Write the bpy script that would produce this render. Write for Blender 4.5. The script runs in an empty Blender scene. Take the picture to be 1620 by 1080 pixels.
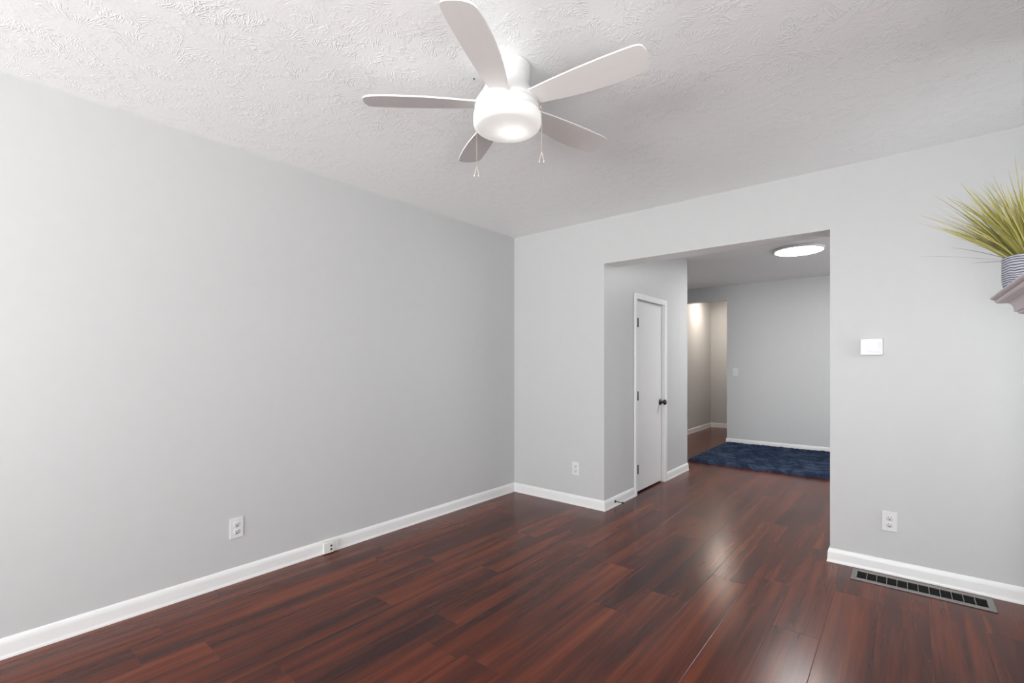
import bpy, bmesh, math, random
from mathutils import Vector, Matrix
random.seed(7)
C = bpy.context.scene.collection
S = bpy.context.scene
PI = math.pi

# ------------------------------------------------------------------ camera
F_PX, YAW, HORIZON = 746.4, 0.69117, 575.8
cam_d = bpy.data.cameras.new('camera')
cam = bpy.data.objects.new('camera', cam_d); C.objects.link(cam); S.camera = cam
cam.location = (2.8872, -3.5237, 1.2241)
cam.rotation_euler = (PI/2, 0, YAW)
cam_d.sensor_fit = 'HORIZONTAL'; cam_d.sensor_width = 36.0
cam_d.lens = 36.0*F_PX/1620.0
cam_d.shift_y = (HORIZON-540.0)/1620.0
cam_d.clip_start = 0.02

# ------------------------------------------------------------------ colour management
S.view_settings.view_transform = 'Standard'; S.view_settings.look = 'None'
S.view_settings.gamma = 1.0; S.view_settings.use_curve_mapping = False
S.view_settings.exposure = 0.12

# ------------------------------------------------------------------ world
w = bpy.data.worlds.new('world'); S.world = w; w.use_nodes = True
w.node_tree.nodes['Background'].inputs[0].default_value = (0.86, 0.93, 1.0, 1)
w.node_tree.nodes['Background'].inputs[1].default_value = 1.0

# room extents
RX, RY0, H = 3.95, -7.40, 2.44          # right wall, rear wall, ceiling height
FY, FX, HY = 4.215, 4.2, 6.06           # far wall, far-room right wall, hallway end
WIN1 = (0.35, 3.45, 0.55, 2.20)         # rear window x0,x1,z0,z1
FILL_WIN2 = (-5.40, -3.20, 0.60, 2.15)       # unseen right window added for fill light, y0,y1,z0,z1
FILL_WIN3 = (1.0, 3.4, 0.80, 2.1)            # unseen far-room window added for fill light, y0,y1,z0,z1

FILL_WIN4 = (-0.74, -0.14, 0.45, 1.90)        # unseen fill window added between chimney and back wall, y0,y1,z0,z1

def area(name, loc, rot, sx, sy, watt, col):
    d = bpy.data.lights.new(name, 'AREA'); d.shape = 'RECTANGLE'; d.size = sx; d.size_y = sy
    d.energy = watt; d.color = col
    o = bpy.data.objects.new(name, d); C.objects.link(o); o.location = loc; o.rotation_euler = rot
    return o
# daylight through the rear window; right and side lamps are added fill (lights stand outside the panes)
area('daylight_rear', ((WIN1[0]+WIN1[1])/2, RY0-0.30, 1.38), (PI/2, 0, 0), 3.1, 1.6, 160, (0.97, 0.985, 1.0))
area('fill_right', (RX+0.30, (FILL_WIN2[0]+FILL_WIN2[1])/2, 1.42), (PI/2, 0, PI/2), 2.1, 1.5, 25, (0.97, 0.985, 1.0))
area('fill_side', (RX+0.40, (FILL_WIN4[0]+FILL_WIN4[1])/2, 1.65), (PI/2-0.38, 0, PI/2), 0.7, 1.5, 38, (0.97, 0.985, 1.0))
# upward fill lamps added outside to brighten the ceiling
area('ceiling_fill_rear', ((WIN1[0]+WIN1[1])/2, RY0-1.3, 0.25), (math.radians(125), 0, 0), 3.6, 2.0, 640, (1.0, 0.99, 0.975))
area('ceiling_fill_right', (RX+1.2, (FILL_WIN2[0]+FILL_WIN2[1])/2, 0.25), (math.radians(128), 0, PI/2), 2.8, 2.0, 225, (1.0, 0.99, 0.975))
area('fill_entry', (FX+0.30, (FILL_WIN3[0]+FILL_WIN3[1])/2, 1.45), (PI/2, 0, PI/2), 2.2, 1.25, 32, (0.95, 0.98, 1.0))  # fill lamp added for the far room, outside an unseen window

# ------------------------------------------------------------------ materials
def mat(name):
    m = bpy.data.materials.new(name); m.use_nodes = True
    return m, m.node_tree, m.node_tree.nodes['Principled BSDF']
def lin(r, g, b):
    f = lambda c: ((c/255+0.055)/1.055)**2.4 if c > 10 else c/255/12.92
    return (f(r), f(g), f(b), 1)
class N:
    """small node-graph helper"""
    def __init__(s, t): s.t = t
    def node(s, typ, **kw):
        n = s.t.nodes.new(typ)
        for k, v in kw.items(): setattr(n, k, v)
        return n
    def put(s, sock, v):
        if isinstance(v, bpy.types.NodeSocket): s.t.links.new(v, sock)
        elif v is not None: sock.default_value = v
    def m(s, op, a, b=None, c=None, clamp=False):
        n = s.node('ShaderNodeMath', operation=op, use_clamp=clamp)
        for i, v in enumerate((a, b, c)):
            if v is not None: s.put(n.inputs[i], v)
        return n.outputs[0]
    def v(s, op, a, b=None):
        n = s.node('ShaderNodeVectorMath', operation=op)
        s.put(n.inputs[0], a)
        if b is not None: s.put(n.inputs[3] if op == 'SCALE' else n.inputs[1], b)
        return n.outputs['Value'] if op in ('LENGTH', 'DOT_PRODUCT') else n.outputs[0]
    def obj(s): return s.node('ShaderNodeTexCoord').outputs['Object']
    def sep(s, v):
        n = s.node('ShaderNodeSeparateXYZ'); s.put(n.inputs[0], v); return n.outputs
    def comb(s, x=0.0, y=0.0, z=0.0):
        n = s.node('ShaderNodeCombineXYZ'); s.put(n.inputs[0], x); s.put(n.inputs[1], y); s.put(n.inputs[2], z); return n.outputs[0]
    def noise(s, vec, scale=1.0, detail=2.0, rough=0.5, dist=0.0):
        n = s.node('ShaderNodeTexNoise'); s.put(n.inputs['Vector'], vec)
        n.inputs['Scale'].default_value = scale; n.inputs['Detail'].default_value = detail
        n.inputs['Roughness'].default_value = rough; n.inputs['Distortion'].default_value = dist
        return n.outputs['Fac']
    def white(s, vec):
        n = s.node('ShaderNodeTexWhiteNoise'); s.put(n.inputs['Vector'], vec); return n.outputs['Value'], n.outputs['Color']
    def ramp(s, fac, stops):
        n = s.node('ShaderNodeValToRGB'); s.put(n.inputs[0], fac)
        el = n.color_ramp.elements
        while len(el) < len(stops): el.new(0.5)
        for e, (p, c) in zip(el, stops): e.position = p; e.color = c
        return n.outputs[0]
    def mix(s, fac, a, b, blend='MIX'):
        n = s.node('ShaderNodeMix', data_type='RGBA', blend_type=blend)
        s.put(n.inputs[0], fac); s.put(n.inputs[6], a); s.put(n.inputs[7], b); return n.outputs[2]
    def rng(s, v, a, b, c, d):
        n = s.node('ShaderNodeMapRange'); s.put(n.inputs[0], v)
        for i, q in enumerate((a, b, c, d)): n.inputs[i+1].default_value = q
        return n.outputs[0]
    def bump(s, h, strength, dist, normal=None):
        n = s.node('ShaderNodeBump'); s.put(n.inputs['Height'], h)
        n.inputs['Strength'].default_value = strength; n.inputs['Distance'].default_value = dist
        if normal is not None: s.put(n.inputs['Normal'], normal)
        return n.outputs[0]

def plain(name, col, rough=0.5, metal=0.0, spec=0.5, bump=None):
    m, t, b = mat(name); g = N(t)
    n = g.noise(g.obj(), 14, 2)
    c2 = tuple(x*0.96 for x in col[:3])+(1,)
    t.links.new(g.mix(n, col, c2), b.inputs['Base Color'])
    b.inputs['Roughness'].default_value = rough; b.inputs['Metallic'].default_value = metal
    b.inputs['Specular IOR Level'].default_value = spec
    if bump:
        t.links.new(g.bump(g.noise(g.obj(), bump[0], 3), bump[1], bump[2]), b.inputs['Normal'])
    return m

M = {}
M['wall'] = plain('grey_wall_paint', (0.55, 0.557, 0.557, 1), 0.42, spec=0.35, bump=(160, 0.12, 0.0006))
M['trim'] = plain('white_trim_paint', (0.80, 0.80, 0.80, 1), 0.32)
M['door'] = plain('white_door_paint', (0.74, 0.74, 0.745, 1), 0.35)
M['black'] = plain('black_hardware', (0.012, 0.012, 0.012, 1), 0.38)
M['plate'] = plain('white_plastic', (0.70, 0.70, 0.71, 1), 0.3)
M['plate_in'] = plain('white_plastic_insert', (0.66, 0.66, 0.68, 1), 0.3)
M['slot'] = plain('dark_slot', (0.03, 0.03, 0.03, 1), 0.7)
M['ivory'] = plain('aged_ivory_plastic', (0.74, 0.74, 0.70, 1), 0.4)
M['screen'] = plain('pale_green_screen', (0.60, 0.66, 0.63, 1), 0.2)
M['screen_blue'] = plain('pale_blue_button_strip', (0.60, 0.62, 0.70, 1), 0.3)
M['fan_white'] = plain('white_fan_enamel', (0.77, 0.77, 0.77, 1), 0.3)
M['blade_edge'] = plain('white_blade_edge', (0.86, 0.86, 0.85, 1), 0.35)
M['chain'] = plain('pale_brass_chain', (0.62, 0.54, 0.44, 1), 0.35, 0.5)
M['pendant'] = plain('clear_pull_drop', (0.66, 0.60, 0.50, 1), 0.15)
M['steel'] = plain('brushed_steel', (0.24, 0.225, 0.215, 1), 0.42, 0.55)
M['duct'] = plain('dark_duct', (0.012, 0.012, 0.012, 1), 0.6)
M['vane'] = plain('dark_vane', (0.05, 0.055, 0.055, 1), 0.4, 0.6)
M['mantel'] = plain('taupe_grey_mantel_paint', lin(222, 209, 213), 0.45)
M['soil'] = plain('potting_moss', (0.03, 0.028, 0.015, 1), 0.9)

# blade underside: warm light grey laminate
m, t, b = mat('grey_blade_laminate'); g = N(t); o = g.sep(g.obj())
streak = g.noise(g.comb(g.m('MULTIPLY', o[0], 3), g.m('MULTIPLY', o[1], 60), o[2]), 1, 3)
t.links.new(g.mix(streak, (0.71, 0.695, 0.68, 1), (0.67, 0.655, 0.64, 1)), b.inputs['Base Color'])
b.inputs['Roughness'].default_value = 0.4
M['blade'] = m

# textured ceiling: stomped plaster with fanned ridges
def ceiling_mat(name, col, amp):
    m, t, b = mat(name); g = N(t)
    co = g.obj(); s = g.sep(co)
    xy = g.comb(s[0], s[1], 0.0)
    wob = g.node('ShaderNodeTexNoise'); g.put(wob.inputs['Vector'], xy); wob.inputs['Scale'].default_value = 7; wob.inputs['Detail'].default_value = 2
    xyw = g.v('ADD', xy, g.v('SCALE', g.v('SUBTRACT', wob.outputs['Color'], (0.5, 0.5, 0.5)), 0.05))
    hs = []
    for sc, off in ((4.6, 0.0), (6.1, 7.3)):
        q = g.v('ADD', xyw, (off, off*0.6, 0.0))
        vo = g.node('ShaderNodeTexVoronoi', voronoi_dimensions='2D', feature='F1'); g.put(vo.inputs['Vector'], q); vo.inputs['Scale'].default_value = sc
        d = g.v('SUBTRACT', q, vo.outputs['Position'])
        d = g.v('MULTIPLY', d, (1.0, 1.0, 0.0))
        r = g.v('LENGTH', d)
        dn = g.v('NORMALIZE', d)
        cell = g.white(vo.outputs['Position'])[0]
        q3 = g.v('ADD', g.v('SCALE', dn, 9.0), g.comb(0.0, 0.0, g.m('ADD', g.m('MULTIPLY', r, 14), g.m('MULTIPLY', cell, 90))))
        n = g.noise(q3, 1.0, 1.5, 0.5)
        ridge = g.m('SUBTRACT', 1.0, g.m('MULTIPLY', g.m('ABSOLUTE', g.m('SUBTRACT', n, 0.5)), 13.0), clamp=True)
        ridge = g.m('POWER', ridge, 1.6)
        env = g.rng(r, 0.02, 0.09, 0.0, 1.0)
        hs.append(g.m('MULTIPLY', ridge, env))
    patch = g.rng(g.noise(g.v('ADD', xy, (3.1, 9.2, 0)), 2.3, 2), 0.34, 0.58, 0.4, 1.0)
    brk = g.rng(g.noise(xyw, 16, 1), 0.42, 0.60, 0.0, 1.0)
    hgt = g.m('MULTIPLY', g.m('MULTIPLY', g.m('MAXIMUM', hs[0], hs[1]), patch), brk)
    fine = g.noise(xy, 75, 3, 0.6)
    tot = g.m('ADD', g.m('MULTIPLY', hgt, 1.0), g.m('MULTIPLY', fine, 0.22))
    t.links.new(g.bump(tot, amp, 0.0065), b.inputs['Normal'])
    b.inputs['Base Color'].default_value = col
    b.inputs['Roughness'].default_value = 0.45
    b.inputs['Specular IOR Level'].default_value = 0.4
    return m
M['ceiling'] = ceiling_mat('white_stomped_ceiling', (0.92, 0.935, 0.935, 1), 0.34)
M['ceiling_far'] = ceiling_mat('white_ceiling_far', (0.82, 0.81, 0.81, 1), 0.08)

# laminate floor: planks run along Y
m, t, b = mat('cherry_plank_floor'); g = N(t); o = g.sep(g.obj())
PW, PL = 0.19, 1.22
cx = g.m('DIVIDE', g.m('SUBTRACT', o[0], 0.135), PW)
col = g.m('FLOOR', cx); fx = g.m('FRACT', cx)
off = g.white(g.comb(col, 3.0, 1.0))[0]
cy = g.m('ADD', g.m('DIVIDE', o[1], PL), g.m('MULTIPLY', off, 5.0))
row = g.m('FLOOR', cy); fy = g.m('FRACT', cy)
pid = g.comb(col, row, 5.0)
rv, rc = g.white(pid)
# grain: long streaks displaced per plank
gx = g.m('ADD', o[0], g.m('MULTIPLY', rv, 37.0))
warp = g.noise(g.comb(g.m('MULTIPLY', gx, 5), g.m('MULTIPLY', o[1], 1.3), 0.0), 1, 2)
s1 = g.noise(g.comb(g.m('ADD', g.m('MULTIPLY', gx, 21), g.m('MULTIPLY', warp, 0.35)), g.m('MULTIPLY', o[1], 0.8), rv), 1, 3.5, 0.55)
s2 = g.noise(g.comb(g.m('MULTIPLY', gx, 120), g.m('MULTIPLY', o[1], 3.5), rv), 1, 3, 0.6)
s0 = g.noise(g.comb(g.m('MULTIPLY', gx, 7), g.m('MULTIPLY', o[1], 0.7), 4.0), 1, 2)
f = g.m('ADD', g.m('MULTIPLY', s1, 0.42), g.m('ADD', g.m('MULTIPLY', s2, 0.16), g.m('MULTIPLY', s0, 0.42)))
f = g.m('ADD', f, g.m('MULTIPLY', g.m('SUBTRACT', rv, 0.5), 0.07))
base = g.ramp(f, [(0.37, lin(52, 26, 23)), (0.46, lin(76, 35, 25)), (0.54, lin(96, 44, 28)), (0.66, lin(120, 60, 36))])
ex = g.m('MULTIPLY', g.m('MINIMUM', fx, g.m('SUBTRACT', 1.0, fx)), PW)
ey = g.m('MULTIPLY', g.m('MINIMUM', fy, g.m('SUBTRACT', 1.0, fy)), PL)
edge = g.m('MINIMUM', ex, ey)
seam = g.rng(edge, 0.0, 0.0016, 1.0, 0.0)
base = g.mix(g.m('MULTIPLY', seam, 0.45), base, lin(38, 18, 17))
g.put(b.inputs['Base Color'], base)
g.put(b.inputs['Roughness'], g.rng(g.noise(g.comb(g.m('MULTIPLY', o[0], 5), g.m('MULTIPLY', o[1], 2), 0.0), 1, 2), 0.3, 0.7, 0.22, 0.26))
b.inputs['Specular IOR Level'].default_value = 0.27
tilt = g.m('MULTIPLY', g.m('ADD', g.m('MULTIPLY', fx, g.m('SUBTRACT', rv, 0.5)), 0.0), 0.25)
hh = g.m('ADD', g.m('MULTIPLY', g.m('SUBTRACT', 1.0, seam), 1.0), tilt)
g.put(b.inputs['Normal'], g.bump(hh, 0.35, 0.0012))
M['floor'] = m

# rug
m, t, b = mat('navy_shag_pile'); g = N(t); co = g.obj()
n1 = g.noise(co, 7, 4, 0.65, 0.6); n2 = g.noise(co, 70, 3, 0.6)
f = g.m('ADD', g.m('MULTIPLY', n1, 0.75), g.m('MULTIPLY', n2, 0.3))
g.put(b.inputs['Base Color'], g.ramp(f, [(0.36, lin(29, 38, 54)), (0.52, lin(46, 59, 81)), (0.68, lin(78, 91, 114))]))
b.inputs['Roughness'].default_value = 0.95
b.inputs['Specular IOR Level'].default_value = 0.1
g.put(b.inputs['Normal'], g.bump(g.noise(co, 110, 3, 0.7), 0.9, 0.012))
M['rug'] = m

# grass leaves
def leaf_mat(name, stops, rough=0.45):
    m, t, b = mat(name); g = N(t)
    geo = g.node('ShaderNodeNewGeometry')
    o = g.sep(g.obj())
    f = g.m('ADD', g.m('MULTIPLY', geo.outputs['Random Per Island'], 0.8), g.m('MULTIPLY', o[2], 0.9))
    g.put(b.inputs['Base Color'], g.ramp(f, stops)); b.inputs['Roughness'].default_value = rough
    return m
M['leaf'] = leaf_mat('yellow_green_grass', [(0.05, lin(118, 122, 48)), (0.45, lin(168, 164, 84)), (0.85, lin(206, 200, 130)), (1.0, lin(216, 208, 150))])
M['stem'] = leaf_mat('dull_purple_green_stem', [(0.0, lin(84, 78, 76)), (1.0, lin(138, 134, 112))])

# pot: slate blue with raised pale bands
m, t, b = mat('banded_slate_ceramic'); g = N(t); o = g.sep(g.obj())
ang = g.m('ARCTAN2', o[1], o[0])
wv = g.noise(g.comb(g.m('MULTIPLY', g.m('COSINE', ang), 1.6), g.m('MULTIPLY', g.m('SINE', ang), 1.6), g.m('MULTIPLY', o[2], 14)), 1, 2)
ph = g.m('ADD', g.m('MULTIPLY', o[2], 112.0), g.m('MULTIPLY', wv, 2.6))
fr = g.m('FRACT', ph)
line = g.m('SUBTRACT', 1.0, g.m('MULTIPLY', g.m('ABSOLUTE', g.m('SUBTRACT', fr, 0.5)), 2.9), clamp=True)
g.put(b.inputs['Base Color'], g.mix(g.m('POWER', line, 0.6), lin(92, 98, 116), lin(226, 228, 240)))
b.inputs['Roughness'].default_value = 0.45
g.put(b.inputs['Normal'], g.bump(line, 0.6, 0.003))
M['pot'] = m

# fan light glass: opal shell lit by the bulb inside
m = bpy.data.materials.new('opal_glass'); m.use_nodes = True; t = m.node_tree; t.nodes.clear(); g = N(t)
out = g.node('ShaderNodeOutputMaterial')
dif = g.node('ShaderNodeBsdfDiffuse'); tr = g.node('ShaderNodeBsdfTranslucent'); gl = g.node('ShaderNodeBsdfGlossy')
cn = g.mix(g.noise(g.obj(), 9, 1), (0.93, 0.93, 0.92, 1), (0.90, 0.90, 0.89, 1))
g.put(dif.inputs[0], cn); g.put(tr.inputs[0], cn); gl.inputs['Roughness'].default_value = 0.15
m1 = g.node('ShaderNodeMixShader'); m1.inputs[0].default_value = 0.45; t.links.new(dif.outputs[0], m1.inputs[1]); t.links.new(tr.outputs[0], m1.inputs[2])
m2 = g.node('ShaderNodeMixShader'); m2.inputs[0].default_value = 0.04; t.links.new(m1.outputs[0], m2.inputs[1]); t.links.new(gl.outputs[0], m2.inputs[2])
t.links.new(m2.outputs[0], out.inputs[0]); M['opal'] = m

def emit(name, col, st):
    m, t, b = mat(name); b.inputs['Base Color'].default_value = (0.9, 0.9, 0.9, 1)
    b.inputs['Emission Color'].default_value = col; b.inputs['Emission Strength'].default_value = st
    return m
M['disc'] = emit('lit_diffuser', (1.0, 0.985, 0.965, 1), 62.0)
M['hall_lamp'] = emit('lit_warm_diffuser', (1.0, 0.86, 0.74, 1), 118.0)

# window glass
m = bpy.data.materials.new('window_glass'); m.use_nodes = True; t = m.node_tree; t.nodes.clear(); g = N(t)
out = g.node('ShaderNodeOutputMaterial'); tp = g.node('ShaderNodeBsdfTransparent'); gl = g.node('ShaderNodeBsdfGlossy'); gl.inputs['Roughness'].default_value = 0.03
mx = g.node('ShaderNodeMixShader'); mx.inputs[0].default_value = 0.05
t.links.new(tp.outputs[0], mx.inputs[1]); t.links.new(gl.outputs[0], mx.inputs[2]); t.links.new(mx.outputs[0], out.inputs[0]); M['glass'] = m

# ------------------------------------------------------------------ mesh helpers
def box(bm, x0, x1, y0, y1, z0, z1, bev=0.0, mi=0):
    r = bmesh.ops.create_cube(bm, size=1.0)
    vs = r['verts']
    for v in vs:
        v.co = Vector((x0 if v.co.x < 0 else x1, y0 if v.co.y < 0 else y1, z0 if v.co.z < 0 else z1))
    fs = set(f for v in vs for f in v.link_faces)
    for f in fs: f.material_index = mi
    if bev > 0:
        es = list(set(e for v in vs for e in v.link_edges))
        bmesh.ops.bevel(bm, geom=es, offset=bev, segments=2, affect='EDGES', profile=0.6)
def lathe(bm, prof, seg=64, mtx=None, cap0=False, cap1=False):
    rings = []
    for r, z in prof:
        ring = []
        for i in range(seg):
            a = 2*PI*i/seg; p = Vector((r*math.cos(a), r*math.sin(a), z))
            ring.append(bm.verts.new(mtx @ p if mtx else p))
        rings.append(ring)
    for a, c in zip(rings, rings[1:]):
        for i in range(seg):
            f = bm.faces.new((a[i], a[(i+1) % seg], c[(i+1) % seg], c[i])); f.smooth = True
    if cap0: bm.faces.new(list(reversed(rings[0])))
    if cap1: bm.faces.new(rings[-1])
def tube(bm, pts, r, seg=8, r1=None):
    pts = [Vector(p) for p in pts]; rings = []
    for i, p in enumerate(pts):
        d = (pts[min(i+1, len(pts)-1)]-pts[max(i-1, 0)]).normalized()
        u = d.orthogonal().normalized(); v = d.cross(u)
        rr = r if r1 is None else r+(r1-r)*i/(len(pts)-1)
        rings.append([bm.verts.new(p+(u*math.cos(2*PI*k/seg)+v*math.sin(2*PI*k/seg))*rr) for k in range(seg)])
    for a, c in zip(rings, rings[1:]):
        if (a[0].co-c[0].co).length > (a[0].co-c[seg//2].co).length: pass
        for k in range(seg):
            f = bm.faces.new((a[k], a[(k+1) % seg], c[(k+1) % seg], c[k])); f.smooth = True
    bm.faces.new(list(reversed(rings[0]))); bm.faces.new(rings[-1])
def obj(name, bm, mats, parent=None, loc=None, sharp=None):
    bmesh.ops.recalc_face_normals(bm, faces=bm.faces)
    me = bpy.data.meshes.new(name); bm.to_mesh(me); bm.free()
    for mm in (mats if isinstance(mats, (list, tuple)) else [mats]): me.materials.append(mm)
    o = bpy.data.objects.new(name, me); C.objects.link(o)
    if parent: o.parent = parent
    if loc: o.location = loc
    if sharp: 
        for p in me.polygons: p.use_smooth = True
        me.set_sharp_from_angle(angle=math.radians(sharp))
    return o
def struct(name, bm, m, parent=None, **k):
    o = obj(name, bm, m, parent, **k)
    if not parent: o['kind'] = 'structure'
    return o
def thing(name, label, cat, loc=(0, 0, 0), rotz=0, group=None):
    o = bpy.data.objects.new(name, None); C.objects.link(o); o.empty_display_size = 0.05
    o.location = loc; o.rotation_euler = (0, 0, rotz); o['label'] = label; o['category'] = cat
    if group: o['group'] = group
    return o
def copy_tree(o, parent=None):
    c = o.copy(); C.objects.link(c)
    if parent: c.parent = parent
    for ch in list(o.children): copy_tree(ch, c)
    return c
nb = bmesh.new

# ------------------------------------------------------------------ setting: floor, ceilings, walls
VX0, VX1, VY0, VY1 = 2.685, 3.222, -0.185, -0.072      # register opening
bm = nb()
xs = [-0.15, VX0, VX1, RX+0.15]; ys = [RY0-0.15, VY0, VY1, HY+0.15]
xs.append(FX+0.15)
g0 = {(i, j): bm.verts.new((x, y, 0)) for i, x in enumerate(xs) for j, y in enumerate(ys)}
for i in range(4):
    for j in range(3):
        if (i, j) == (1, 1): continue
        bm.faces.new((g0[i, j], g0[i+1, j], g0[i+1, j+1], g0[i, j+1]))
r = bmesh.ops.extrude_face_region(bm, geom=list(bm.faces))
for v in r['geom']:
    if isinstance(v, bmesh.types.BMVert): v.co.z -= 0.12
struct('floor', bm, M['floor'])
bm = nb(); box(bm, -0.15, RX+0.15, RY0-0.15, 0.10, H, H+0.12); struct('ceiling', bm, M['ceiling'])
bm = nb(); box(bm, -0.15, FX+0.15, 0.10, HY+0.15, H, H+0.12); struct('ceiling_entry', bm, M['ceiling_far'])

T = 0.15
bm = nb(); box(bm, -T, 0, RY0-T, HY+T, 0, H); struct('wall_left', bm, M['wall'])
OX0, OX1, OZ, WT = 0.970, 2.5405, 2.062, 0.20
bm = nb(); box(bm, 0, OX0, 0, WT, 0, H); box(bm, OX1, RX, 0, WT, 0, H); box(bm, RX, FX+T, 0.0, WT, 0, H)
struct('wall_back', bm, M['wall'])
bm = nb(); box(bm, OX0, OX1, 0, WT, OZ, H)
# the soffit of the opening carries the ceiling's plaster
for f in bm.faces: f.material_index = 1 if f.calc_center_median().z < OZ+0.01 else 0
struct('wall_header', bm, [M['wall'], M['ceiling']])
def wall_hole_y(name, x0, x1, y0, y1, hy0, hy1, hz0, hz1):
    bm = nb(); box(bm, x0, x1, y0, hy0, 0, H); box(bm, x0, x1, hy1, y1, 0, H)
    box(bm, x0, x1, hy0, hy1, hz1, H)
    if hz0 > 0: box(bm, x0, x1, hy0, hy1, 0, hz0)
    return struct(name, bm, M['wall'])
CE = 1.975                                  # closet block ends here
wall_hole_y('wall_closet', OX0-0.12, OX0, WT, CE, 0.592, 1.279, 0, 1.842)
bm = nb(); box(bm, 0, OX0-0.12, CE-0.12, CE, 0, H); struct('wall_closet_end', bm, M['wall'])
bm = nb()
box(bm, RX, RX+T, RY0-T, FILL_WIN2[0], 0, H); box(bm, RX, RX+T, FILL_WIN2[1], FILL_WIN4[0], 0, H); box(bm, RX, RX+T, FILL_WIN4[1], 0, 0, H)
for q in (FILL_WIN2, FILL_WIN4):
    box(bm, RX, RX+T, q[0], q[1], 0, q[2]); box(bm, RX, RX+T, q[0], q[1], q[3], H)
struct('wall_right', bm, M['wall'])
wall_hole_y('wall_entry_right', FX, FX+T, WT, FY+0.12, FILL_WIN3[0], FILL_WIN3[1], FILL_WIN3[2], FILL_WIN3[3])
bm = nb(); x0, x1, z0, z1 = WIN1
box(bm, 0, x0, RY0-T, RY0, 0, H); box(bm, x1, RX, RY0-T, RY0, 0, H); box(bm, x0, x1, RY0-T, RY0, 0, z0); box(bm, x0, x1, RY0-T, RY0, z1, H)
struct('wall_rear', bm, M['wall'])
FO = 0.797
bm = nb(); box(bm, FO, FX, FY, FY+0.12, 0, H); box(bm, 0, FO, FY, FY+0.12, 2.216, H)
struct('wall_far', bm, M['wall'])
bm = nb(); box(bm, 0, 1.14, HY, HY+T, 0, H); struct('wall_hallway_end', bm, M['wall'])
bm = nb(); box(bm, 1.02, 1.14, FY+0.12, HY, 0, H); struct('wall_hallway_right', bm, M['wall'])
# chimney breast behind the mantel
BX, BY0, BY1 = 3.40, -2.20, -0.86
bm = nb(); box(bm, BX, RX, BY0, BY1, 0, H); struct('wall_chimney', bm, M['wall'])

# windows
def window_x(name, rect, y, sgn):            # in a wall facing +-y
    x0, x1, z0, z1 = rect; bm = nb()
    for a, b_, c, d in ((x0, x0+0.05, z0, z1), (x1-0.05, x1, z0, z1), (x0+0.05, x1-0.05, z0, z0+0.05), (x0+0.05, x1-0.05, z1-0.05, z1),
                        ((x0+x1)/2-0.025, (x0+x1)/2+0.025, z0+0.05, z1-0.05)):
        box(bm, a, b_, y-0.03, y+0.03, c, d)
    o = struct(name, bm, M['trim'])
    bm = nb(); box(bm, x0+0.05, x1-0.05, y-0.003, y+0.003, z0+0.05, z1-0.05); obj('pane', bm, M['glass'], o)
def window_y(name, rect, x):
    y0, y1, z0, z1 = rect; bm = nb()
    for a, b_, c, d in ((y0, y0+0.05, z0, z1), (y1-0.05, y1, z0, z1), (y0+0.05, y1-0.05, z0, z0+0.05), (y0+0.05, y1-0.05, z1-0.05, z1),
                        ((y0+y1)/2-0.025, (y0+y1)/2+0.025, z0+0.05, z1-0.05)):
        box(bm, x-0.03, x+0.03, a, b_, c, d)
    o = struct(name, bm, M['trim'])
    bm = nb(); box(bm, x-0.003, x+0.003, y0+0.05, y1-0.05, z0+0.05, z1-0.05); obj('pane', bm, M['glass'], o)
window_x('window_1', WIN1, RY0-0.08, 1); window_y('fill_window_2', FILL_WIN2, RX+0.08); window_y('fill_window_3', FILL_WIN3, FX+0.08); window_y('fill_window_4', FILL_WIN4, RX+0.08)  # right and far-room windows are unseen, added to let fill light in

# ------------------------------------------------------------------ baseboards (mitred runs, room on the right of the walk)
BP = [(0.0, 0.084), (0.0035, 0.084), (0.0065, 0.079), (0.0095, 0.070), (0.0112, 0.060), (0.0125, 0.022), (0.0135, 0.014), (0.0155, 0.008), (0.0165, 0.0), (0.0, 0.0)]
def base_run(names, pts):
    P = [Vector(p) for p in pts]; n = len(P)
    nr = []
    for a, c in zip(P, P[1:]):
        d = (c-a).normalized(); nr.append(Vector((d.y, -d.x)))
    def off(i, dist):
        if i == 0: return P[0]+nr[0]*dist
        if i == n-1: return P[-1]+nr[-1]*dist
        a, c = nr[i-1], nr[i]; s = a+c
        return P[i]+s*(dist/(1+a.dot(c)))
    for k, nm in enumerate(names):
        if nm is None: continue
        bm = nb(); A = []; B = []
        for d, z in BP:
            p = off(k, d); q = off(k+1, d)
            A.append(bm.verts.new((p.x, p.y, z))); B.append(bm.verts.new((q.x, q.y, z)))
        m_ = len(BP)
        for i in range(m_): bm.faces.new((A[i], A[(i+1) % m_], B[(i+1) % m_], B[i]))
        bm.faces.new(A); bm.faces.new(list(reversed(B)))
        struct(nm, bm, M['trim'])
base_run(['baseboard_left', 'baseboard_back', 'baseboard_closet_front'], [(0, RY0), (0, 0), (OX0, 0), (OX0, 0.566)])
base_run(['baseboard_closet_rear', 'baseboard_closet_end', 'baseboard_hallway_left', 'baseboard_hallway_end', 'baseboard_hallway_right', 'baseboard_hallway_return', 'baseboard_hallway_jamb', 'baseboard_far', 'baseboard_entry_right', 'baseboard_entry_front', 'baseboard_jamb', 'baseboard_back_right', 'baseboard_right'],
         [(OX0, 1.327), (OX0, CE), (0, CE), (0, HY), (1.02, HY), (1.02, FY+0.12), (FO, FY+0.12), (FO, FY), (FX, FY), (FX, WT), (OX1, WT), (OX1, 0), (RX, 0), (RX, BY1)])
base_run(['baseboard_rear_right', 'baseboard_rear'], [(RX, BY0), (RX, RY0), (0, RY0)])

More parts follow.
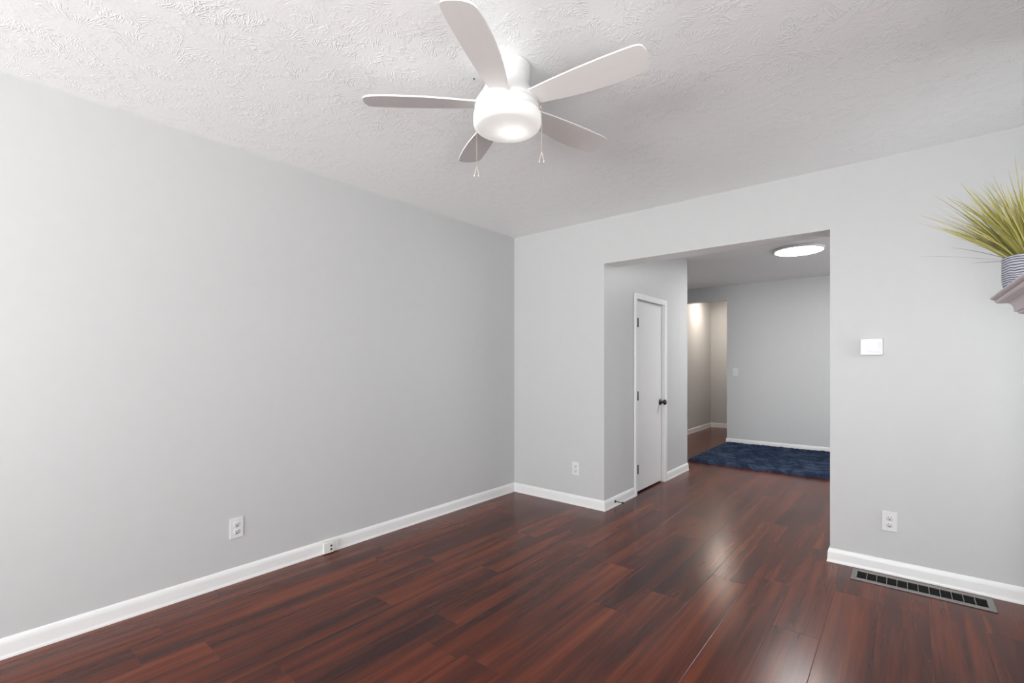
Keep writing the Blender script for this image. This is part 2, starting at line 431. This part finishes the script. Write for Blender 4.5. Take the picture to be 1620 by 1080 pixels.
# ------------------------------------------------------------------ closet door
DX = 0.952                                   # door face
bm = nb()
def casing(bm, y0, y1, z0, z1, vertical, inner):
    box(bm, OX0, OX0+0.018, y0, y1, z0, z1, 0.003)
    return
    if vertical:
        oy0, oy1 = (y0, y0+0.030) if inner > 0 else (y1-0.030, y1)
        box(bm, OX0, OX0+0.017, oy0, oy1, z0, z1, 0.003)
    else:
        box(bm, OX0, OX0+0.017, y0, y1, z1-0.030, z1, 0.003)
casing(bm, 0.566, 0.602, 0, 1.887, True, 1)
casing(bm, 1.269, 1.327, 0, 1.887, True, -1)
casing(bm, 0.602, 1.269, 1.834, 1.887, False, 0)
box(bm, OX0-0.12, OX0, 0.592, 0.602, 0, 1.842); box(bm, OX0-0.12, OX0, 1.269, 1.279, 0, 1.842); box(bm, OX0-0.12, OX0, 0.602, 1.269, 1.834, 1.842)
struct('trim_1', bm, M['trim'])
bm = nb(); box(bm, DX-0.035, DX, 0.605, 1.266, 0.016, 1.831, 0.0015)
door = struct('door_1', bm, M['door'])
for zc in (1.612, 0.928, 0.243):
    bm = nb()
    box(bm, DX, DX+0.003, 0.606, 0.640, zc-0.040, zc+0.040)
    box(bm, DX, 0.985, 0.6085, 0.6115, zc-0.040, zc+0.040)
    tube(bm, [(0.985, 0.612, zc-0.042), (0.985, 0.612, zc+0.042)], 0.0100, 14)
    h = obj('hinge', bm, M['black'], door); h['label'] = 'black butt hinge on the white closet door'
bm = nb(); RM = Matrix.Translation((DX, 1.222, 0.832)) @ Matrix.Rotation(PI/2, 4, 'Y')
lathe(bm, [(0.0005, 0.0), (0.031, 0.0), (0.032, 0.004), (0.028, 0.009), (0.012, 0.011), (0.0105, 0.030), (0.014, 0.036), (0.023, 0.041), (0.0275, 0.049), (0.0265, 0.058), (0.020, 0.064), (0.0005, 0.066)], 32, RM)
k = obj('door_knob', bm, M['black'], door); k['label'] = 'round black door knob with rosette'

# door stop on the baseboard by the closet corner
bm = nb(); RM = Matrix.Translation((OX0+0.0105, 0.172, 0.043)) @ Matrix.Rotation(PI/2, 4, 'Y')
lathe(bm, [(0.0003, 0), (0.0125, 0), (0.0125, 0.003), (0.009, 0.007), (0.0035, 0.010), (0.0035, 0.066), (0.0085, 0.068), (0.0095, 0.074), (0.008, 0.080), (0.0003, 0.081)], 20, RM)
o = obj('door_stop', bm, M['black']); o['label'] = 'small black rigid door stop sticking out of the white baseboard near the closet corner'; o['category'] = 'door stop'

# ------------------------------------------------------------------ wall plates
def plate_box(bm, wd, ht, th, bev=0.003): box(bm, -wd/2, wd/2, -th, 0, -ht/2, ht/2, bev)
def make_outlet(label, dark=True):
    t_ = thing('electrical_outlet', label, 'outlet', group='duplex outlets on the walls')
    bm = nb(); plate_box(bm, 0.070, 0.114, 0.006, 0.0025); obj('cover_plate', bm, M['plate'], t_)
    for zc in (0.0195, -0.0195):
        bm = nb(); M4 = Matrix.Translation((0, -0.006, zc)) @ Matrix.Rotation(PI/2, 4, 'X')
        lathe(bm, [(0.0165, -0.001), (0.0165, 0.0012), (0.0155, 0.0018), (0.0004, 0.0018)], 24, M4)
        for v in bm.verts: v.co.z = zc+max(-0.0135, min(0.0135, v.co.z-zc))
        rc_ = obj('receptacle', bm, M['plate_in'], t_)
        bm = nb()
        box(bm, -0.0075, -0.0052, -0.0086, -0.0070, zc+0.000, zc+0.009)
        box(bm, 0.0052, 0.0075, -0.0086, -0.0070, zc+0.000, zc+0.008)
        lathe(bm, [(0.0028, -0.001), (0.0028, 0.0022), (0.0003, 0.0022)], 12, Matrix.Translation((0, -0.0064, zc-0.0075)) @ Matrix.Rotation(PI/2, 4, 'X'))
        obj('slot', bm, M['slot'], rc_)
    bm = nb(); lathe(bm, [(0.0028, 0.0), (0.0028, 0.0008), (0.0003, 0.0010)], 12, Matrix.Translation((0, -0.0058, 0)) @ Matrix.Rotation(PI/2, 4, 'X'))
    obj('screw', bm, M['plate_in'], t_)
    return t_
a = make_outlet('white duplex outlet on the left wall above the long baseboard')
a.location = (0, -2.4665, 0.3045); a.rotation_euler = (0, 0, PI/2)
a2 = copy_tree(a); a2.location = (0.6955, 0, 0.3150); a2.rotation_euler = (0, 0, 0)
a2['label'] = 'small white duplex outlet between the room corner and the wide opening'
a3 = copy_tree(a); a3.location = (2.830, 0, 0.3085); a3.rotation_euler = (0, 0, 0)
a3['label'] = 'white duplex outlet low on the wall above the floor vent'

t_ = thing('light_switch', 'white rocker light switch on the grey far wall beside the hallway opening', 'light switch', (0.9205, FY, 1.106))
bm = nb(); plate_box(bm, 0.070, 0.114, 0.006, 0.0025); obj('cover_plate', bm, M['plate'], t_)
bm = nb(); box(bm, -0.0165, 0.0165, -0.0095, -0.004, -0.033, 0.033, 0.0015); obj('rocker', bm, M['plate_in'], t_)

t_ = thing('thermostat', 'white rectangular thermostat on the grey wall right of the opening', 'thermostat', (2.7465, 0, 1.3265))
bm = nb(); box(bm, -0.054, 0.054, -0.024, 0, -0.049, 0.049, 0.004); obj('housing', bm, M['plate'], t_)
bm = nb(); box(bm, -0.018, 0.030, -0.0252, -0.0235, -0.014, 0.026, 0.0006); obj('display', bm, M['screen'], t_)
bm = nb(); box(bm, -0.018, 0.045, -0.0250, -0.0235, -0.036, -0.022, 0.0006); obj('button_strip', bm, M['screen_blue'], t_)
bm = nb(); box(bm, 0.034, 0.046, -0.0250, -0.0235, -0.010, 0.024, 0.0006); obj('button', bm, M['screen_blue'], t_)

# surface-mounted jack box on the left baseboard
t_ = thing('wall_jack', 'off-white surface jack box mounted on the left baseboard with two square sockets', 'jack box', (0.0, -1.915, 0.003), PI/2)
bm = nb(); box(bm, -0.050, 0.052, -0.030, -0.0168, 0.002, 0.078, 0.002); obj('back_box', bm, M['ivory'], t_)
bm = nb(); box(bm, -0.050, 0.018, -0.037, -0.0295, 0.003, 0.069, 0.002); fc = obj('front_cover', bm, M['ivory'], t_)
for zc in (0.046, 0.024):
    bm = nb(); box(bm, -0.006, 0.006, -0.0382, -0.0365, zc-0.006, zc+0.006); q = obj('socket', bm, M['slot'], fc); q['label'] = 'dark square socket'

# ------------------------------------------------------------------ floor register
t_ = thing('floor_register', 'brushed metal floor vent with dark slots along the right baseboard', 'floor vent', ((VX0+VX1)/2, (VY0+VY1)/2, 0))
hx, hy = (VX1-VX0)/2, (VY1-VY0)/2
bm = nb()
def frame(bm, hx, hy, wx, wy0, wy1, z0, z1, bev):
    box(bm, -hx-wx, -hx, -hy-wy0, hy+wy1, z0, z1, bev); box(bm, hx, hx+wx, -hy-wy0, hy+wy1, z0, z1, bev)
    box(bm, -hx, hx, -hy-wy0, -hy, z0, z1, bev); box(bm, -hx, hx, hy, hy+wy1, z0, z1, bev)
frame(bm, hx, hy, 0.027, 0.030, 0.030, 0.0, 0.0055, 0.0015)
obj('frame', bm, M['steel'], t_)
bm = nb(); frame(bm, hx, hy, 0.029, 0.0325, 0.030, 0.0, 0.002, 0.0); obj('shadow_rim', bm, M['duct'], t_)  # dark strip standing in for the shadow line round the frame
for i in range(1, 12):
    x = -hx+2*hx*i/12
    bm = nb(); box(bm, x-0.0016, x+0.0016, -hy, hy, -0.004, 0.004); obj('crossbar', bm, M['steel'], t_)
for i in range(1, 4):
    y = -hy+2*hy*i/4
    bm = nb(); box(bm, -hx, hx, y-0.0012, y+0.0012, -0.020, -0.0045); obj('vane', bm, M['vane'], t_)
bm = nb()
box(bm, -hx, hx, -hy, -hy+0.001, -0.10, -0.0005); box(bm, -hx, hx, hy-0.001, hy, -0.10, -0.0005)
box(bm, -hx, -hx+0.001, -hy, hy, -0.10, -0.0005); box(bm, hx-0.001, hx, -hy, hy, -0.10, -0.0005); box(bm, -hx, hx, -hy, hy, -0.101, -0.100)
obj('duct', bm, M['duct'], t_)

# ------------------------------------------------------------------ rug
def rug():
    X0, X1, Y0, Y1 = 0.800, 3.05, 2.478, 4.150
    nx, ny = 300, 220; bm = nb()
    from mathutils import noise as nz
    V = []
    for j in range(ny+1):
        rowv = []
        for i in range(nx+1):
            u, v = i/nx, j/ny
            x = X0+(X1-X0)*u; y = Y0+(Y1-Y0)*v
            e = min(min(u, 1-u)*(X1-X0), min(v, 1-v)*(Y1-Y0))
            hgt = 0.040*math.sqrt(max(0.0, min(1.0, e/0.035)*(2-min(1.0, e/0.035))))
            p = Vector((x*30, y*30, 0)); 
            hgt += (0.008*nz.noise(p)+0.006*nz.noise(p*2.7)+0.006*nz.noise(Vector((x*7, y*7, 3))))*min(1, e/0.02)
            w_ = 0.010*nz.noise(Vector((x*9, y*9, 5))) if e < 0.02 else 0
            rowv.append(bm.verts.new((x+w_, y+w_, max(0.001, hgt))))
        V.append(rowv)
    for j in range(ny):
        for i in range(nx):
            f = bm.faces.new((V[j][i], V[j][i+1], V[j+1][i+1], V[j+1][i])); f.smooth = True
    o = obj('rug', bm, M['rug'])
    o['label'] = 'navy blue shag rug on the dark wood floor of the far room'; o['category'] = 'rug'
rug()

# ------------------------------------------------------------------ ceiling lights
t_ = thing('ceiling_light', 'flat round lit ceiling light seen through the opening above the rug', 'ceiling light', (2.045, 2.235, H))
bm = nb(); lathe(bm, [(0.235, 0.0), (0.235, -0.020), (0.231, -0.026), (0.220, -0.028)], 72, cap0=True); obj('rim', bm, M['trim'], t_)
bm = nb(); lathe(bm, [(0.220, -0.026), (0.215, -0.030), (0.0005, -0.031)], 72); obj('diffuser', bm, M['disc'], t_)
t_ = thing('hallway_light', 'small warm flush ceiling light in the back hallway', 'ceiling light', (0.42, 5.2, H))
bm = nb(); lathe(bm, [(0.12, 0.0), (0.12, -0.02), (0.11, -0.024)], 40, cap0=True); obj('rim', bm, M['trim'], t_)
bm = nb(); lathe(bm, [(0.11, -0.022), (0.10, -0.035), (0.0005, -0.042)], 40); obj('diffuser', bm, M['hall_lamp'], t_)

# ------------------------------------------------------------------ ceiling fan
FCX, FCY = 1.6355, -2.0414
fan = thing('ceiling_fan', 'white five-blade hugger ceiling fan with lit drum glass', 'ceiling fan', (FCX, FCY, H))
bm = nb(); lathe(bm, [(0.096, 0.0), (0.097, -0.004), (0.0955, -0.008), (0.094, -0.045), (0.092, -0.050), (0.0905, -0.052)], 72, cap0=True)
obj('canopy', bm, M['fan_white'], fan)
bm = nb(); lathe(bm, [(0.0905, -0.052), (0.090, -0.056), (0.089, -0.070), (0.092, -0.082), (0.100, -0.097), (0.114, -0.120), (0.128, -0.143), (0.1345, -0.155), (0.1345, -0.160), (0.124, -0.161)], 72)
hs_ = obj('motor_housing', bm, M['fan_white'], fan)
bm = nb(); lathe(bm, [(0.124, -0.161), (0.124, -0.1645), (0.1335, -0.165), (0.1345, -0.168), (0.1345, -0.188), (0.130, -0.190), (0.124, -0.191), (0.05, -0.192), (0.0005, -0.192)], 72)
obj('switch_ring', bm, M['fan_white'], fan)
bm = nb()
prof = [(0.125, -0.1925), (0.131, -0.1935), (0.137, -0.195), (0.139, -0.199), (0.1395, -0.222)]
for i in range(1, 9):
    a_ = i/8*PI/2; prof.append((0.1395-0.022*(1-math.cos(a_)), -0.226-0.024*math.sin(a_)))
prof += [(0.09, -0.2515), (0.05, -0.2525), (0.0005, -0.253)]
lathe(bm, prof, 80); obj('drum_glass', bm, M['opal'], fan)
# bulb inside the drum
bl = bpy.data.lights.new('fan_bulb', 'POINT'); bl.energy = 0.24; bl.color = (1.0, 0.97, 0.93); bl.shadow_soft_size = 0.028
bo = bpy.data.objects.new('bulb', bl); C.objects.link(bo); bo.parent = fan; bo.location = (0.0, 0.035, -0.219)

def blade_mesh():
    R0, R1 = 0.080, 0.583
    pts_m = [(0.0, -0.036), (0.12, -0.041), (0.30, -0.050), (0.50, -0.057), (0.70, -0.061), (0.85, -0.062), (0.93, -0.061), (0.965, -0.057), (0.985, -0.049)]
    pts_t = [(0.997, -0.030), (1.0, -0.005), (0.995, 0.020), (0.982, 0.040), (0.962, 0.052)]
    pts_p = [(0.93, 0.060), (0.85, 0.067), (0.70, 0.071), (0.52, 0.069), (0.34, 0.060), (0.16, 0.046), (0.0, 0.036)]
    P = [(R0+(R1-R0)*u, v) for u, v in pts_m+pts_t+pts_p]
    bm = nb(); top = [bm.verts.new((x, y, 0.003)) for x, y in P]; bot = [bm.verts.new((x, y, -0.003)) for x, y in P]
    f1 = bm.faces.new(top); f2 = bm.faces.new(list(reversed(bot)))
    n = len(P)
    for i in range(n):
        f = bm.faces.new((top[i], bot[i], bot[(i+1) % n], top[(i+1) % n])); f.material_index = 1
    return bm
bmes = None; PITCH = math.radians(11)
for k_ in range(5):
    ang_img = math.radians(183.3+72*k_)             # angle measured from the view's right hand
    wa = ang_img+YAW
    if bmes is None:
        b0 = obj('blade', blade_mesh(), [M['blade'], M['blade_edge']], fan); bmes = b0
        bm = nb(); box(bm, 0.085, 0.160, -0.022, 0.022, 0.0035, 0.008, 0.001); h0 = obj('blade_iron', bm, M['fan_white'], b0)
    else:
        b0 = bmes.copy(); C.objects.link(b0); b0.parent = fan
        h1 = h0.copy(); C.objects.link(h1); h1.parent = b0
    # low edge lies on the counter-clockwise side of each blade
    b0.matrix_local = Matrix.Translation((0, 0, -0.152)) @ Matrix.Rotation(wa, 4, 'Z') @ Matrix.Rotation(-PITCH, 4, 'X')
def chain(dx, dy, z0, z1, label):
    bm = nb()
    n = int((z0-z1)/0.0045)
    tube(bm, [(dx, dy, z0), (dx, dy, z1)], 0.0008, 6)
    for i in range(n):
        lathe(bm, [(0.0002, 0.0016), (0.0012, 0.0008), (0.0014, 0), (0.0012, -0.0008), (0.0002, -0.0016)], 6, Matrix.Translation((dx, dy, z0-(i+0.5)*0.0045)))
    c_ = obj('pull_chain', bm, M['chain'], fan); c_['label'] = label
    bm = nb()
    for s_ in (-1, 1):
        a0 = Vector((dx, dy, z1)); rt = Vector((math.cos(YAW), math.sin(YAW), 0))
        tube(bm, [a0, a0+rt*s_*0.006+Vector((0, 0, -0.018)), a0+rt*s_*0.009+Vector((0, 0, -0.032))], 0.0011, 6)
        p_ = a0+rt*s_*0.009+Vector((0, 0, -0.036))
        lathe(bm, [(0.0002, 0.005), (0.0028, 0.002), (0.0032, -0.002), (0.0002, -0.005)], 8, Matrix.Translation(p_))
    lathe(bm, [(0.0002, 0.003), (0.0024, 0), (0.0002, -0.003)], 8, Matrix.Translation((dx, dy, z1)))
    obj('pull_drop', bm, M['pendant'], c_)
def fanxy(r, deg):
    a_ = math.radians(deg)+YAW; return r*math.cos(a_), r*math.sin(a_)
cx_, cy_ = fanxy(0.1395, 156); chain(cx_*1.02, cy_*1.02, -0.185, -0.382, 'beaded pull chain hanging behind the drum on the left')
cx_, cy_ = fanxy(0.1435, -14); chain(cx_, cy_, -0.176, -0.362, 'beaded pull chain hanging in front of the drum on the right')
for dg, rr in ((-14, 0.139),):
    cx_, cy_ = fanxy(rr, dg); bm = nb()
    lathe(bm, [(0.0003, 0.008), (0.004, 0.006), (0.005, 0), (0.004, -0.006), (0.0003, -0.008)], 12, Matrix.Translation((cx_, cy_, -0.176)))
    obj('chain_nozzle', bm, M['chain'], fan)

# small dark screw left in the ceiling plaster
bm = nb(); lathe(bm, [(0.0003, 0.0), (0.0028, 0.0), (0.003, -0.002), (0.0022, -0.005), (0.0003, -0.006)], 12)
o = obj('ceiling_screw', bm, M['slot'], loc=(1.482, -2.079, H)); o['label'] = 'tiny dark screw in the ceiling just left of the fan canopy'; o['category'] = 'screw'

# ------------------------------------------------------------------ mantel
MX, MY1, MY0, MZ = 3.167, -0.766, -2.294, 1.50        # nose of the shelf, far end, near end, top
man = thing('fireplace_mantel', 'taupe grey wooden mantel shelf with crown moulding at the right edge', 'mantel', (0, 0, 0))
# profile: inset from the nose, z  (crown runs round three sides)
def mantel_stack(name, prof, parent):
    bm = nb(); A = []
    for ins, z in prof:
        x = MX+ins
        A.append([bm.verts.new(p) for p in ((BX, MY1-ins, z), (x, MY1-ins, z), (x, MY0+ins, z), (BX, MY0+ins, z))])
    for a_, c_ in zip(A, A[1:]):
        for i in range(3): bm.faces.new((a_[i], a_[i+1], c_[i+1], c_[i]))
    bm.faces.new(A[0]); bm.faces.new(list(reversed(A[-1])))
    return obj(name, bm, M['mantel'], parent, sharp=35)
mantel_stack('shelf', [(0.004, MZ), (0.0, MZ-0.003), (-0.001, MZ-0.008), (0.002, MZ-0.012), (0.010, MZ-0.0155), (0.014, MZ-0.018)], man)
pr = [(0.0115, MZ-0.018), (0.0115, MZ-0.024), (0.016, MZ-0.029), (0.026, MZ-0.031), (0.040, MZ-0.032)]
for i in range(9):
    a_ = i/8*PI/2; pr.append((0.0405+0.0195*math.sin(a_), MZ-0.032-0.036*(1-math.cos(a_))))
pr += [(0.061, MZ-0.070), (0.069, MZ-0.0705)]
mantel_stack('crown_moulding', pr, man)
pr = [(0.069, MZ-0.0705), (0.0695, MZ-0.076)]
for i in range(7):
    a_ = i/6*PI/2; pr.append((0.070+0.022*math.sin(a_)*0.9, MZ-0.078-0.018*(1-math.cos(a_))))
pr += [(0.130, MZ-0.100), (0.130, MZ-0.32)]
mantel_stack('frieze', pr, man)
for y0_, y1_ in ((MY1-0.35, MY1-0.13), (MY0+0.13, MY0+0.35)):
    bm = nb(); box(bm, MX+0.130, BX, y0_, y1_, 0.0, MZ-0.32, 0.003); obj('pilaster', bm, M['mantel'], man)

# ------------------------------------------------------------------ potted grass
PX, PY, PR, PH = 3.264, -1.025, 0.094, 0.114
pot = thing('potted_grass', 'artificial yellow-green grass in a blue and white banded pot on the mantel', 'potted plant', (PX, PY, MZ))
bm = nb(); lathe(bm, [(0.0005, 0.0), (PR*0.86, 0.0), (PR*0.93, 0.003), (PR*0.98, 0.012), (PR, 0.04), (PR, PH-0.004), (PR-0.002, PH), (PR-0.006, PH), (PR-0.007, PH-0.02), (0.0005, PH-0.02)], 64)
obj('pot', bm, M['pot'], pot)
def strand(bm, base, az, lean, length, wid, droop, bend=0.0, seg=9):
    """one tapering blade of grass, folded slightly along its middle"""
    if PX+base[0]+math.cos(az)*length*math.sin(min(1.5, lean+droop))*1.05+0.02 > BX: return
    h = Vector((math.cos(az), math.sin(az), 0)); side = Vector((-math.sin(az), math.cos(az), 0))
    p = Vector(base); an = lean; L = []; sl = length/seg
    tw = random.uniform(-0.9, 0.9)
    for i in range(seg+1):
        u = i/seg
        wv = wid*(0.75+0.6*u)*(1-u**2.2)+0.0002
        d = h*math.sin(an)+Vector((0, 0, 1))*math.cos(an)
        s2_ = (side*math.cos(tw)+d.cross(side)*math.sin(tw)).normalized()
        nrm = d.cross(s2_)
        L.append((bm.verts.new(p-s2_*wv), bm.verts.new(p+nrm*wv*0.45), bm.verts.new(p+s2_*wv)))
        p = p+d*sl+side*bend*sl*u
        an += droop/seg
    for a_, c_ in zip(L, L[1:]):
        bm.faces.new((a_[0], a_[1], c_[1], c_[0])).smooth = True
        bm.faces.new((a_[1], a_[2], c_[2], c_[1])).smooth = True
bm = nb(); random.seed(21)
for i in range(620):
    az = random.uniform(0, 2*PI); q = random.random()**0.6
    lean = 0.06+q*0.95
    rr = PR*0.62*math.sqrt(random.random())*0.5+PR*0.38*q
    base = (rr*math.cos(az), rr*math.sin(az), PH-0.02)
    strand(bm, base, az, lean*0.8, random.uniform(0.20, 0.40)*(1.0-0.10*q), random.uniform(0.0018, 0.0032), random.uniform(0.0, 0.30)+0.15*q, random.uniform(-0.25, 0.25))
obj('grass_blades', bm, M['leaf'], pot)
bm = nb()
for i in range(34):
    az = random.uniform(0, 2*PI); lean = random.uniform(0.5, 1.25)
    base = (PR*0.55*math.cos(az), PR*0.55*math.sin(az), PH-0.02)
    strand(bm, base, az, lean, random.uniform(0.18, 0.33), 0.0011, random.uniform(0.1, 0.5), random.uniform(-0.5, 0.5))
obj('wiry_stems', bm, M['stem'], pot)
bm = nb(); lathe(bm, [(PR-0.0075, PH-0.0195), (PR*0.5, PH-0.012), (0.0005, PH-0.010)], 32); obj('moss', bm, M['soil'], pot)
